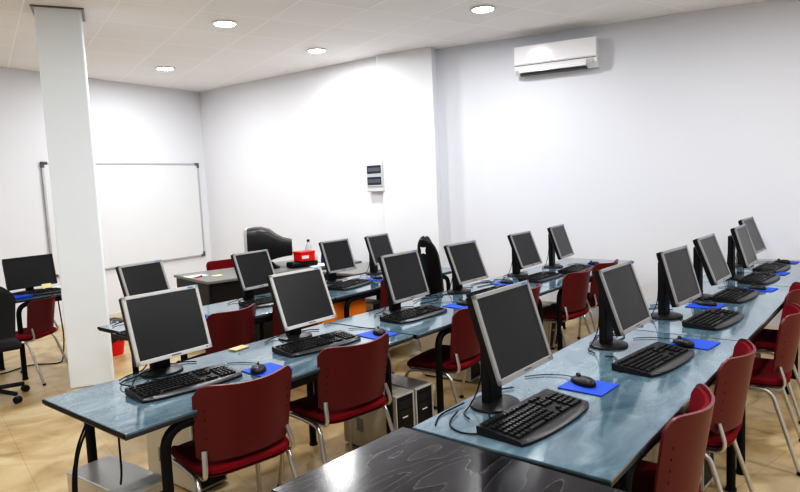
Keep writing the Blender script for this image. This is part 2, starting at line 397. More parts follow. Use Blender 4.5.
# ------------------------------------------------------------------ monitors
def make_monitor(label, x, y, zc, yaw, tilt, W=.40, H=.325, group='lcd monitors', bez='silver', base_r=.102, dx=0., cable=None, dyb=.112):
    """x,y,zc : centre of the screen face; the stand stands behind it"""
    ca, sa = math.cos(yaw), math.sin(yaw)
    bx, by = x-sa*dyb, y+ca*dyb
    t = thing('lcd_monitor', label, 'monitor', (bx, by, DZ+.001), yaw, group)
    h = zc-DZ; Pm = Matrix.Translation((0, -dyb, h)) @ Matrix.Rotation(-tilt, 4, 'X')
    def P(fn):
        def g(bm):
            fn(bm); bmesh.ops.transform(bm, matrix=Pm, verts=bm.verts)
        return g
    bw = .017
    def frame(bm):
        for (cx, cz, sx, sz) in ((0, H/2-bw/2, W, bw), (0, -H/2+bw*.6, W, bw*1.2), (-W/2+bw/2, 0, bw, H), (W/2-bw/2, 0, bw, H)):
            box(bm, (cx, .006, cz), (sx, .012, sz), bev=.002)
    build('bezel', P(frame), bez, t)
    sc = build('screen', P(lambda bm: box(bm, (0, .008, .002), (W-2*bw+.002, .006, H-2*bw+.002))), 'screen', t)
    def shell(bm):
        rings = [(.012, W/2-.001, H/2-.001), (.038, W/2-.003, H/2-.003), (.046, W/2-.02, H/2-.02), (.06, W/2-.08, H/2-.07)]
        vs = []
        for yy, a, b in rings: vs.append([bm.verts.new((sx*a, yy, sz*b)) for sx, sz in ((-1, -1), (1, -1), (1, 1), (-1, 1))])
        for p, q in zip(vs, vs[1:]):
            for k in range(4): bm.faces.new((p[k], p[(k+1) % 4], q[(k+1) % 4], q[k]))
        bm.faces.new(vs[0]); bm.faces.new(vs[-1][::-1])
    build('back_shell', P(shell), 'plast', t)
    build('badge', P(lambda bm: box(bm, (W/2-.045, -.0006, H/2-.009), (.03, .0012, .008))), 'dot', t)
    build('logo', P(lambda bm: box(bm, (0, -.0006, -H/2+.011), (.05, .0012, .006))), 'dgrey', t)
    build('power_button', P(lambda bm: cyl(bm, (W/2-.03, .001, -H/2+.011), (W/2-.03, -.0015, -H/2+.011), .004, n=10)), 'dgrey', t)
    # stand
    ct = h+.075
    build('stand_column', lambda bm: box(bm, (0, .0, ct/2+.006), (.095, .04, ct-.012), bev=.008), 'plast', t)
    build('hinge', lambda bm: box(bm, (0, -.045, h+.03), (.06, .07, .05), bev=.01), 'plast', t)
    build('stand_base', lambda bm: lathe(bm, [(base_r, 0), (base_r+.002, .004), (base_r, .009), (base_r*.8, .015), (.03, .02)], c=(0, -.012, 0), n=40, sx=1, sy=.9), 'plast2', t)
    def cab(bm):
        s = 1 if cable in (None, 1) else -1
        tube(bm, [(0.02*s, .02, h-.02), (.02*s, .03, h*.45), (.05*s, .05, .012), (.14*s, .06, .006), (.2*s, .02, .006)], .003, 6, rad=.05)
        tube(bm, [(-.02*s, .02, h-.03), (-.025*s, .03, h*.3), (-.07*s, .05, .008), (-.16*s, .03, .005), (-.19*s, -.02, .005)], .0028, 6, rad=.05)
    build('cable', cab, 'blk', t)
    return t
MON = [
 ('silver-framed monitor at the bare left end of the middle row', 1.555, 2.745, 0.992, 1.8, 16, 'lsilver'),
 ('silver-framed monitor second from the left in the middle row', 2.385, 2.71, 0.985, 1.4, 20, 'lsilver'),
 ('silver-framed monitor third in the middle row, in front of the tall black office chair', 3.228, 2.63, 0.998, 2.2, 17, 'silver'),
 ('silver-framed monitor fourth in the middle row, right of the black office chair', 4.089, 2.7, 0.986, -0.6, 21, 'silver'),
 ('silver-framed monitor fifth in the middle row, second from its wall end', 5.06, 2.705, 0.983, 1.9, 21, 'silver'),
 ('silver-framed monitor at the wall end of the middle row', 5.69, 2.65, 0.998, 7.4, 19, 'silver'),
 ('largest silver-framed monitor in the foreground, on the desk beside the black table', 2.018, 1.134, 1.047, -0.4, 18, 'silver'),
 ('silver-framed monitor second in the near row, its black side turned to the camera', 3.065, 1.091, 1.004, -1, 19.5, 'silver'),
 ('silver-framed monitor third in the near row, just past the first desk seam', 3.868, 1.049, 1.003, -4, 16, 'silver'),
 ('silver-framed monitor fourth in the near row, counted from the black table', 4.591, 1.035, 1.019, -1, 21, 'silver'),
 ('silver-framed monitor fifth in the near row, overlapping the last one', 5.558, 1.024, 1.01, 0.5, 17, 'silver'),
 ('farthest silver-framed monitor in the near row, next to the right wall', 6.35, 1.11, 1.024, -1.6, 21, 'silver'),
]
for lab, x, y, z, yw, tl, bz in MON:
    make_monitor(lab, x, y, z, R(yw), R(tl), bez=bz, cable=-1 if y > 2 else 1)
MR = [('silver-framed monitor at the left end of the back row, behind the front-left monitor', 2.17, 4.08, 1.012, 12, 18),
      ('silver-framed monitor second in the back row, in front of the old tube monitor', 3.047, 4.01, .998, 5.1, 20),
      ('silver-framed monitor third in the back row, right of the bottle', 4.05, 4.09, .992, 1.5, 18),
      ('silver-framed monitor at the right end of the back row, nearest the wall ledge', 4.65, 4.09, .991, 5.8, 18)]
for lab, x, y, z, yw, tl in MR: make_monitor(lab, x, y, z, R(yw), R(tl), W=.36, H=.30, base_r=.095, cable=-1)

# ------------------------------------------------------------------ keyboards, mice, pads
def make_keyboard(label, x, y, yaw):
    t = thing('keyboard', label, 'keyboard', (x, y, DZ+.001), yaw, 'black keyboards')
    W, D = .475, .18
    def top(xx, yy):
        c = .006*math.sin(math.pi*(xx/W+.5))
        return .012+.011*(yy/D+.5)
    def body(bm):
        n = 18; pts = []
        for i in range(n+1):
            xx = -W/2+W*i/n; f = math.sin(math.pi*i/n)
            yf = -D/2-.032*f**.6; yb = D/2-.004*(1-f)
            pts.append((xx, yf, yb))
        rows = []
        for xx, yf, yb in pts:
            ym = -D/2+.012
            rows.append([bm.verts.new(p) for p in ((xx, yf, .0), (xx, yf, .009), (xx, (yf+ym)/2, .0165), (xx, ym, .016), (xx, yb, .032), (xx, yb+.003, .028), (xx, yb, .002))])
        for a, b in zip(rows, rows[1:]):
            for k in range(7): bm.faces.new((a[k], b[k], b[(k+1) % 7], a[(k+1) % 7]))
        bm.faces.new(rows[0]); bm.faces.new(rows[-1][::-1])
    build('keyboard_body', body, 'plast2', t)
    def rest(bm):
        n = 18; rows = []
        for i in range(n+1):
            xx = -W/2+.006+(W-.012)*i/n; f = math.sin(math.pi*i/n)
            yf = -D/2-.028*f**.6; ym = -D/2+.006
            rows.append((bm.verts.new((xx, yf, .0105)), bm.verts.new((xx, (yf+ym)/2, .0178)), bm.verts.new((xx, ym, .0175))))
        for a, b in zip(rows, rows[1:]):
            for k in range(2): bm.faces.new((a[k], b[k], b[k+1], a[k+1]))
    build('palm_rest', rest, 'rest', t)
    def keys(bm):
        kw = .0168
        def key(cx, cy, w, d=.0185):
            z = .0165+(cy+D/2-.012)*(.016/(D-.012))
            r = bmesh.ops.create_cube(bm, size=1); vs = r['verts']
            for v in vs:
                s = .82 if v.co.z > 0 else 1
                v.co = Vector((cx+v.co.x*w*s, cy+v.co.y*d*s, z+.0035+v.co.z*.009))
        for row in range(6):
            cy = -D/2+.027+row*.0235+(.006 if row == 5 else 0); 
            x0 = -W/2+.02
            if row == 0:
                for w, cx in ((.024, 0), (.02, .026), (.02, .05), (.105, .118), (.02, .186), (.02, .21), (.02, .232), (.024, .256)): key(x0+cx+.006, cy, w)
            elif row == 5:
                for k in range(13):
                    key(x0+k*.0195+(k > 0)*.01+((k-1)//4)*.006*(k > 0), cy, kw, .013)
            else:
                for k in range(14): key(x0+k*.0195+(row % 2)*.003, cy, kw)
            for k in range(3):
                if row in (3, 4, 5) or (row == 0) or (row == 1 and k == 1): key(x0+.295+k*.0195, cy, kw)
            for k in range(4):
                if row < 5: key(x0+.366+k*.0195, cy, kw)
    build('keys', keys, 'key', t, smooth=False)
    build('cord', lambda bm: tube(bm, [(-.1, D/2-.002, .012), (-.1, D/2+.04, .006), (-.04, D/2+.08, .004), (-.06, D/2+.12, .004)], .0025, 6, rad=.04), 'blk', t)
    return t
kb0 = None
KB = [
 ('black keyboard at the bare left end of the middle row', 1.495, 2.54, R(-5)),
 ('black keyboard beneath the second monitor of the middle row', 2.30, 2.53, R(-6)),
 ('black keyboard beneath the third monitor of the middle row', 3.18, 2.54, R(-3)),
 ('black keyboard half hidden behind the largest foreground monitor', 4.12, 2.50, R(-2)),
 ('black keyboard beneath the fifth monitor of the middle row', 4.95, 2.52, R(0)),
 ('black keyboard at the wall end of the middle row', 5.52, 2.44, R(4)),
 ('large black keyboard in the foreground beside the black table', 1.965, 1.035, R(-3)),
 ('black keyboard in front of the second monitor of the near row', 2.89, .91, R(-6)),
 ('black keyboard just past the first seam of the near row', 3.87, .885, R(-5)),
 ('black keyboard in front of the fourth monitor of the near row', 4.70, .945, R(-4)),
 ('black keyboard in front of the fifth monitor of the near row', 5.52, .935, R(-4)),
 ('farthest black keyboard of the near row, next to the right wall', 6.17, .95, R(-4)),
 ('black keyboard on the left desk of the back row, before the left-end monitor', 2.02, 3.76, R(8)),
 ('black keyboard beneath the second monitor of the back row', 3.06, 3.87, R(-2)),
 ('black keyboard beneath the third monitor of the back row', 3.93, 3.86, R(12)),
 ('black keyboard at the right end of the back row', 4.74, 3.80, R(3)),
]
for lab, x, y, a in KB:
    if kb0 is None: kb0 = make_keyboard(lab, x, y, a)
    else: dup(kb0, lab, (x, y, DZ+.001), a)
# pads and mice
def pad_mesh(bm): box(bm, (0, 0, .002), (.17, .19, .004), bev=.0015)
p0 = m0 = None
PD = [ # place text, pad x,y,yaw, mouse x,y,yaw
 ('beside the keyboard at the bare left end of the middle row', 1.845, 2.40, -4, 1.81, 2.42, -40),
 ('between two red chairs and the first seam of the middle row', 2.66, 2.41, -6, 2.68, 2.41, -40),
 ('right of the third keyboard of the middle row', 3.60, 2.46, -5, 3.64, 2.46, -20),
 ('right of the fourth keyboard of the middle row', 4.58, 2.66, 0, 4.60, 2.66, -15),
 ('at the wall end of the middle row', 5.98, 2.42, 4, 5.95, 2.45, -20),
 ('right of the large foreground keyboard', 2.40, 1.02, -2, 2.42, 1.05, -30),
 ('left of the first seam of the near row', 3.30, .84, -6, 3.25, .88, -40),
 ('behind the keyboard just past the first seam of the near row', 4.29, 1.03, -5, 4.32, 1.03, -20),
 ('by the second seam of the near row', 5.08, .85, -5, 5.07, .87, -30),
 ('past the second seam of the near row', 5.92, .89, -6, 5.83, .93, -30),
 ('at the far end of the near row against the right wall', 6.66, .91, -4, 6.60, .93, -20),
 ('near the red chair at the left of the back row', 2.42, 3.84, -5, 2.42, 3.86, -10),
 ('right of the third keyboard of the back row', 4.35, 3.90, 0, 4.35, 3.90, -15),
]
def mk_mouse(label, x, y, a):
    t = thing('computer_mouse', label, 'mouse', (x, y, DZ+.005), a, 'black computer mice')
    def body(bm):
        n, mm = 18, 7; rings = []
        for j in range(mm+1):
            ph = (j/mm)*math.pi/2; rr = math.cos(ph); zz = math.sin(ph)
            ring = []
            for k in range(n):
                th = 2*math.pi*k/n; lx = .033*math.cos(th); ly = .058*math.sin(th)
                ring.append(bm.verts.new((lx*(rr**.7), ly*(rr**.7)-.004*zz, .0005+.031*zz**.75*(1-.12*math.sin(th)))))
            rings.append(ring)
        for a_, b_ in zip(rings, rings[1:]):
            for k in range(n): bm.faces.new((a_[k], a_[(k+1) % n], b_[(k+1) % n], b_[k]))
        bm.faces.new(rings[0][::-1]); bmesh.ops.remove_doubles(bm, verts=bm.verts, dist=.0004)
    build('mouse_body', body, 'plast', t)
    build('scroll_wheel', lambda bm: cyl(bm, (-.004, .026, .032), (.004, .026, .032), .009, n=14), 'rest', t)
    build('cord', lambda bm: tube(bm, [(0, .056, .008), (.0, .10, .002), (-.06, .15, .0), (-.14, .16, .0)], .0022, 6, rad=.06), 'blk', t)
    return t
for lab, px, py, pa, mx_, my_, ma in PD:
    if p0 is None:
        p0 = build('mouse_pad', pad_mesh, 'pad', loc=(px, py, DZ+.001), rotz=R(pa)); tag(p0, 'bright blue mouse pad '+lab, 'mouse pad', 'blue mouse pads')
        m0 = mk_mouse('black computer mouse '+lab, mx_, my_, R(ma)); m0.scale = (1.15, 1.2, .88)
    else:
        dup(p0, 'bright blue mouse pad '+lab, (px, py, DZ+.001), R(pa)); dup(m0, 'black computer mouse '+lab, (mx_, my_, DZ+.0055), R(ma))

# ------------------------------------------------------------------ chairs
def make_chair(label, x, y, yaw, group='red visitor chairs'):
    t = thing('visitor_chair', label, 'chair', (x, y, 0), yaw, group)
    bz, hz, lean = .512, .318, .05
    yb = -.215
    def bfn(ofs, mu=1., z0=0., z1=1.):
        def f(a, b):
            s = a*2-1
            tt = z0+(z1-z0)*b
            hw = (.212+.016*tt)*mu
            zz = bz+hz*tt
            zz += (.014*s*s-.05*abs(s)**11)*max(0, tt*2-1)-(.012*s*s-.03*abs(s)**11)*max(0, 1-tt*2)
            x = s*hw
            return (x, yb-lean*tt+.095*(x/.225)**2+ofs, zz)
        return f
    build('backrest', lambda bm: grid_slab(bm, bfn(0), 26, 12, .011), 'red', t)
    build('back_cushion', lambda bm: grid_slab(bm, bfn(.001, .93, .3, .96), 24, 10, -.016), 'redfab', t)
    for s in (-1, 1):
        for z in (.61, .65, .69, .73):
            p = bfn(-.011)((s*.86+1)/2, (z-bz)/hz)
            build('rivet', lambda bm: cyl(bm, (p[0], p[1]+.002, p[2]), (p[0], p[1]-.0035, p[2]), .0045, n=8), 'dk', t)
    def seat(bm, sc=1., zt=.487, th=.035):
        n = 32; 
        def outline(k, f):
            th_ = 2*math.pi*k/n; c, s = math.cos(th_), math.sin(th_)
            e = .42
            return (math.copysign(abs(c)**e, c)*.222*sc*f*(1+.03*s), math.copysign(abs(s)**e, s)*.215*sc*f+.0)
        rings = []
        for f, z in ((.93, zt-th), (1, zt-th*.75), (1, zt-th*.3), (.95, zt), (.6, zt-.006), (.25, zt-.012)):
            rings.append([bm.verts.new((*outline(k, f), z-(.02 if outline(k, f)[1] > .17 else 0))) for k in range(n)])
        for a_, b_ in zip(rings, rings[1:]):
            for k in range(n): bm.faces.new((a_[k], a_[(k+1) % n], b_[(k+1) % n], b_[k]))
        bm.faces.new(rings[0][::-1]); bm.faces.new(rings[-1])
    build('seat', lambda bm: seat(bm), 'redfab', t)
    build('seat_pan', lambda bm: seat(bm, .96, .453, .012), 'red', t)
    r = .0115
    for s in (-1, 1):
        build('leg', lambda bm: tube(bm, [(s*.245, .235, .006), (s*.215, .175, .427), (s*.21, .03, .43)], r, 10, rad=.05), 'chrome', t)
        build('leg', lambda bm: tube(bm, [(s*.245, -.265, .006), (s*.215, -.13, .427), (s*.21, .03, .43)], r, 10, rad=.05), 'chrome', t)
        build('back_bracket', lambda bm: tube(bm, [(s*.185, -.06, .43), (s*.212, -.205, .44), (s*.194, -.168, .555)], .012, 10, rad=.06, flat=.7), 'chrome', t)
        for yy in (.235, -.265): build('foot_cap', lambda bm: cyl(bm, (s*.245, yy, .001), (s*.2445, yy*.995, .02), .0145, n=12), 'plast', t)
    build('cross_bar', lambda bm: [cyl(bm, (-.21, yy, .43), (.21, yy, .43), .009, n=10) for yy in (.12, -.07)], 'chrome', t)
    return t
CH_ = [
 ('red chair nearest the bare left end of the middle row, back to the camera', 1.58, 2.35, -9),
 ('red chair second from the left in the middle row, back to the camera', 2.26, 2.355, -8),
 ('red chair behind the largest foreground monitor, facing the middle row', 3.27, 2.355, 8),
 ('red chair at the middle row almost hidden by the largest foreground monitor', 4.02, 2.36, 0),
 ('red chair standing out from the wall-end desk of the middle row', 4.93, 2.355, -2),
 ('last red chair of the middle row, next to the right wall', 5.58, 2.36, -5),
 ('nearest red chair of the near row, cut by the bottom edge of the photo', 2.18, .775, 3),
 ('second red chair of the near row from the black table', 2.94, .785, 3),
 ('third red chair of the near row, at the right edge of the photo', 3.92, .72, 6),
 ('fourth red chair of the near row, its seat showing under the desk', 4.72, .80, 4),
 ('red chair of the back row between the two front-left monitors', 2.44, 3.72, 9),
 ('red chair of the back row behind the second middle-row monitor', 3.03, 3.70, 0),
 ('red chair of the back row behind the third middle-row monitor, by the office chair', 4.18, 3.69, 2),
]
c0 = None
for lab, x, y, a in CH_:
    if c0 is None: c0 = make_chair(lab, x, y, R(a))
    else: dup(c0, lab, (x, y, 0), R(a))
dup(c0, 'red chair at the small desk left of the column', (2.12, 6.21, 0), R(40)).scale = (.93, .93, .9)
dup(c0, 'red chair behind the grey teacher desk, only its top edge showing', (4.46, 6.36, 0), R(172)).scale = (1, 1, .96)

# office chairs
def make_office(label, x, y, yaw, back_w=.42, back_h=.55, zb=.58, emblem=False, arms=False):
    t = thing('office_chair', label, 'office chair', (x, y, 0), yaw, None)
    for k in range(5):
        a = 2*math.pi*k/5+.3; c, s = math.cos(a), math.sin(a)
        b = build('base_arm', lambda bm: tube(bm, [(c*.03, s*.03, .10), (c*.27, s*.27, .075)], .018, 8), 'chrome' if emblem else 'plast', t)
        build('caster', lambda bm: [cyl(bm, (c*.28-s*o-s*.008, s*.28+c*o+c*.008, .029), (c*.28-s*o+s*.008, s*.28+c*o-c*.008, .029), .028, n=16) for o in (-.013, .013)], 'plast', b)
    build('gas_column', lambda bm: (cyl(bm, (0, 0, .07), (0, 0, .26), .03), cyl(bm, (0, 0, .25), (0, 0, .43), .018)), 'plast', t)
    build('seat', lambda bm: box(bm, (0, 0, .465), (.47, .46, .075), bev=.035, seg=4), 'fab', t)
    def bk(a, b):
        b = 1-(1-b)**1.7; s = a*2-1; w = 1-.12*(1-b)
        if b > .72: w *= math.sqrt(max(.01, 1-((b-.72)/.28)**2))
        return (s*back_w/2*w, -.22-.10*b+.03*s*s+.02*math.sin(b*3.1), zb+back_h*b)
    build('backrest', lambda bm: grid_slab(bm, bk, 18, 30, .03), 'fab' if not emblem else 'plast', t)
    build('back_support', lambda bm: tube(bm, [(0, -.05, .43), (0, -.27, .44), (0, -.275, zb+.12)], .022, 8, rad=.08), 'plast', t)
    for s in (-1, 1):
        if arms:
            build('armrest', lambda bm: (tube(bm, [(s*.24, .02, .46), (s*.29, .0, .55), (s*.285, -.02, .66)], .014, 8, rad=.06), box(bm, (s*.285, .02, .665), (.06, .25, .03), bev=.012)), 'plast', t)
    if emblem:
        def emb(bm):
            q = bk(.5, .64)
            pts = [(-.03, .0), (-.045, .035), (-.015, .03), (0, .06), (.018, .03), (.045, .04), (.032, 0), (.04, -.035), (0, -.025), (-.035, -.04)]
            vs = [bm.verts.new((q[0]+px_*.9, q[1]-.038-.02*pz_, q[2]+pz_*.9)) for px_, pz_ in pts]; bm.faces.new(vs)
        build('emblem', emb, 'paper', t)
    return t
make_office('black fabric office chair on casters at the left edge of the photo', 1.66, 5.80, R(-10), back_h=.42, zb=.54)
make_office('tall black plastic office chair back with a white emblem between rows', 4.73, 3.32, R(-102), back_w=.25, back_h=.57, zb=.55, emblem=True)

# ------------------------------------------------------------------ computer towers
def make_tower(label, x, y, yaw, w=.185, d=.44, h=.42, side='beige', front='plast', group='computer towers', z=0.001):
    t = thing('computer_tower', label, 'computer tower', (x, y, z), yaw, group)
    build('case', lambda bm: box(bm, (0, d/2, h/2+.008), (w, d, h-.008), bev=.006), side, t)
    build('front_panel', lambda bm: box(bm, (0, -.008, h/2+.008), (w-.012, .022, h-.02), bev=.006), front, t)
    build('front_trim', lambda bm: [box(bm, c, s, bev=.003) for c, s in (((-w/2+.005, -.01, h/2+.008), (.011, .028, h-.006)), ((w/2-.005, -.01, h/2+.008), (.011, .028, h-.006)), ((0, -.01, h-.002), (w, .028, .012)), ((0, -.01, .016), (w, .028, .012)))], 'lsilver', t)
    build('disc_drive', lambda bm: [box(bm, (0, -.021, h-.06-.05*k), (w-.04, .006, .042), bev=.002) for k in range(2)], 'plast2', t)
    build('badge', lambda bm: box(bm, (0, -.0205, h*.66), (.045, .004, .018), bev=.001), 'white', t)
    build('power_button', lambda bm: cyl(bm, (0, -.016, h*.4), (0, -.024, h*.4), .012, n=14), 'alu', t)
    build('side_vent', lambda bm: [box(bm, (-w/2-.0005, d*.6+.012*(k % 5), .12+.012*(k//5)), (.002, .007, .007)) for k in range(35)], 'gap', t, smooth=False)
    build('foot', lambda bm: [box(bm, (sx*(w/2-.025), yy, .004), (.03, .04, .008)) for sx in (-1, 1) for yy in (.04, d-.05)], 'plast', t)
    return t
make_tower('silver computer tower lying lowest in the photo beside the bare left desk end', 1.195, 2.40, R(4), side='tsilver', front='tsilver', w=.20, d=.44)
make_tower('beige-sided computer tower with black front, left of the pair by the first middle-row seam', 2.73, 2.30, R(-3), w=.16, h=.385)
make_tower('black-fronted computer tower, right of the pair by the first middle-row seam', 2.905, 2.29, R(-3), w=.16, h=.385, side='tsilver')
make_tower('pale computer tower under the front-left monitor at the back of the desk', 1.83, 2.95, R(2), w=.2)
make_tower('beige computer tower under the wall-end desk of the middle row, behind the red chair', 5.42, 2.66, R(-3), d=.24)
make_tower('pale computer tower beneath the middle-row desk behind the foreground monitor', 4.18, 2.75, R(5))
make_tower('beige computer tower below the near row between the second and third red chairs', 2.68, .95, R(-3))
make_tower('black-fronted computer tower below the first seam of the near row', 3.32, .80, R(-3))
make_tower('beige computer tower under the second seam desk of the near row', 5.18, .90, R(-3), h=.45)
make_tower('beige computer tower under the back row, right of the orange cabinet', 4.42, 3.98, R(0), d=.25, h=.5)

# ------------------------------------------------------------------ back area
cab = thing('orange_cabinet', 'orange two-door cabinet standing under the back row desk', 'cabinet', (3.38, 3.66, .001), R(0))
build('cabinet_body', lambda bm: box(bm, (.27, .20, .34), (.54, .36, .67), bev=.004), 'orange', cab)
for k in range(2):
    dr = build('door', lambda bm: box(bm, (.136+k*.268, .01, .34), (.262, .022, .655), bev=.003), 'orange', cab)
    build('handle', lambda bm: tube(bm, [(.20+k*.08, -.002, .30), (.20+k*.08, -.022, .30), (.20+k*.08, -.022, .38), (.20+k*.08, -.002, .38)], .005, 8, rad=.01), 'dgrey', dr)
# teacher's desk
td = thing('teacher_desk', 'grey-topped teacher desk with dark panels in front of the whiteboard corner', 'desk', (3.52, 5.43, 0), R(-10.3))
build('desk_top', lambda bm: box(bm, (.96, .46, DZ-.014), (1.92, .92, .03), bev=.005), 'grey', td)
build('front_panel', lambda bm: box(bm, (.96, .07, .36), (1.8, .022, .68)), 'dk', td)
for xx in (.03, 1.89): build('side_panel', lambda bm: box(bm, (xx, .46, .355), (.025, .86, .70), bev=.002), 'dk', td)
sd = thing('side_desk', 'grey side desk butting against the back row by the wall ledge', 'desk', (4.52, 4.34, 0), R(0))
build('desk_top', lambda bm: box(bm, (.48, .3, DZ-.014), (.96, .6, .03), bev=.005), 'grey', sd)
for xx in (.03, .93): build('side_panel', lambda bm: box(bm, (xx, .3, .355), (.025, .54, .70), bev=.002), 'dk', sd)

crt = thing('tube_monitor', 'bulky old black tube monitor seen from behind on the teacher desk', 'monitor', (4.36, 5.84, DZ+.002), R(-132))
crt.scale = (1.14, 1.14, 1.14)
# local: screen faces -Y ; body runs to +Y
def crtb(bm):
    prof = [(0, .205, .0, .36), (.06, .205, .0, .365), (.12, .20, .01, .365), (.20, .175, .03, .34), (.27, .15, .05, .285), (.33, .135, .06, .25), (.42, .12, .07, .225)]
    rings = []
    n = 24
    for y, hw, za, zb_ in prof:
        ring = []
        for k in range(n):
            th = 2*math.pi*k/n; c, s = math.cos(th), math.sin(th); e = .35
            ring.append(bm.verts.new((math.copysign(abs(c)**e, c)*hw, y, .05+(za+zb_)/2+math.copysign(abs(s)**e, s)*(zb_-za)/2)))
        rings.append(ring)
    for a_, b_ in zip(rings, rings[1:]):
        for k in range(n): bm.faces.new((a_[k], a_[(k+1) % n], b_[(k+1) % n], b_[k]))
    bm.faces.new(rings[0]); bm.faces.new(rings[-1][::-1])
build('housing', crtb, 'plast2', crt)
build('bezel', lambda bm: box(bm, (0, -.012, .232), (.405, .03, .36), bev=.01), 'lsilver', crt)
build('screen', lambda bm: box(bm, (0, -.029, .24), (.33, .006, .26), bev=.002), 'screen', crt)
build('stand_base', lambda bm: (lathe(bm, [(.13, 0), (.13, .01), (.09, .03), (.06, .06)], c=(0, .16, 0), n=28),), 'plast', crt)
build('sticker', lambda bm: box(bm, (-.128, .36, .22), (.004, .045, .06)), 'white', crt)

rb = thing('red_box', 'bright red plastic box behind the tube monitor on the teacher desk', 'box', (4.76, 5.37, DZ+.068), R(-8))
build('box_body', lambda bm: box(bm, (0, 0, .045), (.19, .16, .09), bev=.01), 'bred', rb)
build('lid', lambda bm: box(bm, (0, 0, .10), (.20, .17, .025), bev=.008), 'bred', rb)
build('paper_label', lambda bm: box(bm, (-.04, -.082, .05), (.09, .006, .035)), 'white', rb)
bg = tag(build('black_case', lambda bm: box(bm, (0, 0, .033), (.34, .16, .064), bev=.02, seg=3), 'plast', loc=(4.74, 5.39, DZ+.002), rotz=R(-10)), 'flat black case under the red box on the teacher desk', 'case')
bo = thing('water_bottle', 'clear plastic bottle with dark cap standing right of the red box', 'bottle', (5.02, 5.58, DZ+.002), 0)
bo.scale = (1.15, 1.15, 1.12)
build('bottle_body', lambda bm: lathe(bm, [(.034, 0), (.036, .01), (.036, .15), (.03, .18), (.014, .215), (.013, .235)], n=20), 'bottle', bo)
build('bottle_label', lambda bm: lathe(bm, [(.0368, .05), (.0368, .11)], n=20), 'tan', bo)
build('cap', lambda bm: lathe(bm, [(.0155, .228), (.0155, .252), (.0, .253)], n=16), 'plast', bo)
cp = thing('paper_cup', 'white cup right of the clear bottle on the teacher desk', 'cup', (5.06, 5.46, DZ+.002), 0)
build('cup_body', lambda bm: lathe(bm, [(.028, 0), (.036, .11), (.034, .11), (.027, .006), (0, .006)], n=20), 'white', cp)
tag(build('blue_carton', lambda bm: box(bm, (0, 0, .05), (.10, .12, .1), bev=.004), 'blue', loc=(5.15, 5.45, DZ+.002), rotz=R(10)), 'small dark blue carton right of the white cup', 'carton')
tag(build('paper_sheet', lambda bm: box(bm, (0, 0, .002), (.3, .21, .003)), 'paper', loc=(4.92, 5.30, DZ+.002), rotz=R(-15)), 'white papers lying in front of the clear bottle', 'paper')
tag(build('yellow_folder', lambda bm: box(bm, (0, 0, .004), (.2, .10, .008)), 'yellow', loc=(5.10, 5.25, DZ+.004), rotz=R(-15)), 'yellow paper strip at the right end of the teacher desk', 'paper')
tag(build('paper_sheet', lambda bm: box(bm, (0, 0, .002), (.21, .15, .003)), 'paper', loc=(3.72, 5.95, DZ+.002), rotz=R(-5)), 'loose white papers at the left end of the teacher desk', 'paper')
pen = thing('marker_pen', 'red marker pen lying at the left end of the teacher desk', 'pen', (3.62, 5.80, DZ+.008), R(30))
build('barrel', lambda bm: cyl(bm, (0, 0, 0), (.11, 0, 0), .008, n=12), 'bred', pen); build('cap', lambda bm: cyl(bm, (.105, 0, 0), (.14, 0, 0), .009, n=12), 'plast', pen)
tag(build('paper_note', lambda bm: box(bm, (0, 0, .0015), (.1, .075, .003)), 'yellow', loc=(3.85, 5.75, DZ+.002), rotz=R(-5)), 'pale sticky note at the front edge of the teacher desk', 'paper')
tag(build('tan_note', lambda bm: box(bm, (0, 0, .004), (.10, .06, .006)), 'tan', loc=(2.03, 2.875, DZ+.002), rotz=R(5)), 'tan card lying at the back edge of the front-left middle-row desk', 'card')

# waste bin
bn = thing('waste_bin', 'red waste bin with black liner on the floor right of the column', 'bin', (2.96, 6.42, .001), 0)
build('bin_body', lambda bm: lathe(bm, [(.12, 0), (.15, .20), (.158, .21), (.15, .215), (.118, .01), (0, .01)], n=28), 'bred', bn)
def liner(bm):
    n, prof = 26, [(.145, .15), (.16, .21), (.165, .27), (.14, .34), (.10, .37), (.05, .36), (.0, .35)]
    rings = []
    for r_, z in prof:
        rings.append([bm.verts.new((r_*math.cos(2*math.pi*k/n)*(1+random.uniform(-.08, .08)), r_*math.sin(2*math.pi*k/n)*(1+random.uniform(-.08, .08)), z+random.uniform(-.012, .012))) for k in range(n)])
    for a_, b_ in zip(rings, rings[1:]):
        for k in range(n): bm.faces.new((a_[k], a_[(k+1) % n], b_[(k+1) % n], b_[k]))
build('bin_liner', liner, 'bag', bn)

# left station
ld = make_desk('small blue computer desk by the left wall, left of the column', 1.98, 2.86, 6.20, 6.85, R(0), front_leg_inset=(.1, .1))
lm = thing('widescreen_monitor', 'black widescreen monitor on the small desk left of the column', 'monitor', (2.34, 6.66, DZ+.001), R(10))
def lwp(fn):
    Pm = Matrix.Translation((0, -.05, .20)) @ Matrix.Rotation(-R(8), 4, 'X')
    def g(bm): fn(bm); bmesh.ops.transform(bm, matrix=Pm, verts=bm.verts)
    return g
def wf(bm):
    for (cx, cz, sx, sz) in ((0, .141, .48, .018), (0, -.140, .48, .024), (-.231, 0, .018, .30), (.231, 0, .018, .30)): box(bm, (cx, .006, cz), (sx, .014, sz), bev=.002)
build('bezel', lwp(wf), 'plast2', lm); build('screen', lwp(lambda bm: box(bm, (0, .009, 0), (.448, .008, .27))), 'screen', lm)
build('back_shell', lwp(lambda bm: box(bm, (0, .032, 0), (.46, .034, .27), bev=.012)), 'plast', lm)
build('stand_column', lambda bm: box(bm, (0, .0, .10), (.07, .03, .18), bev=.006), 'plast', lm)
build('stand_base', lambda bm: lathe(bm, [(.12, 0), (.12, .008), (.05, .018)], n=30, sy=.75), 'plast', lm)
dup(kb0, 'black keyboard on the small desk left of the column', (2.34, 6.40, DZ+.001), R(0))
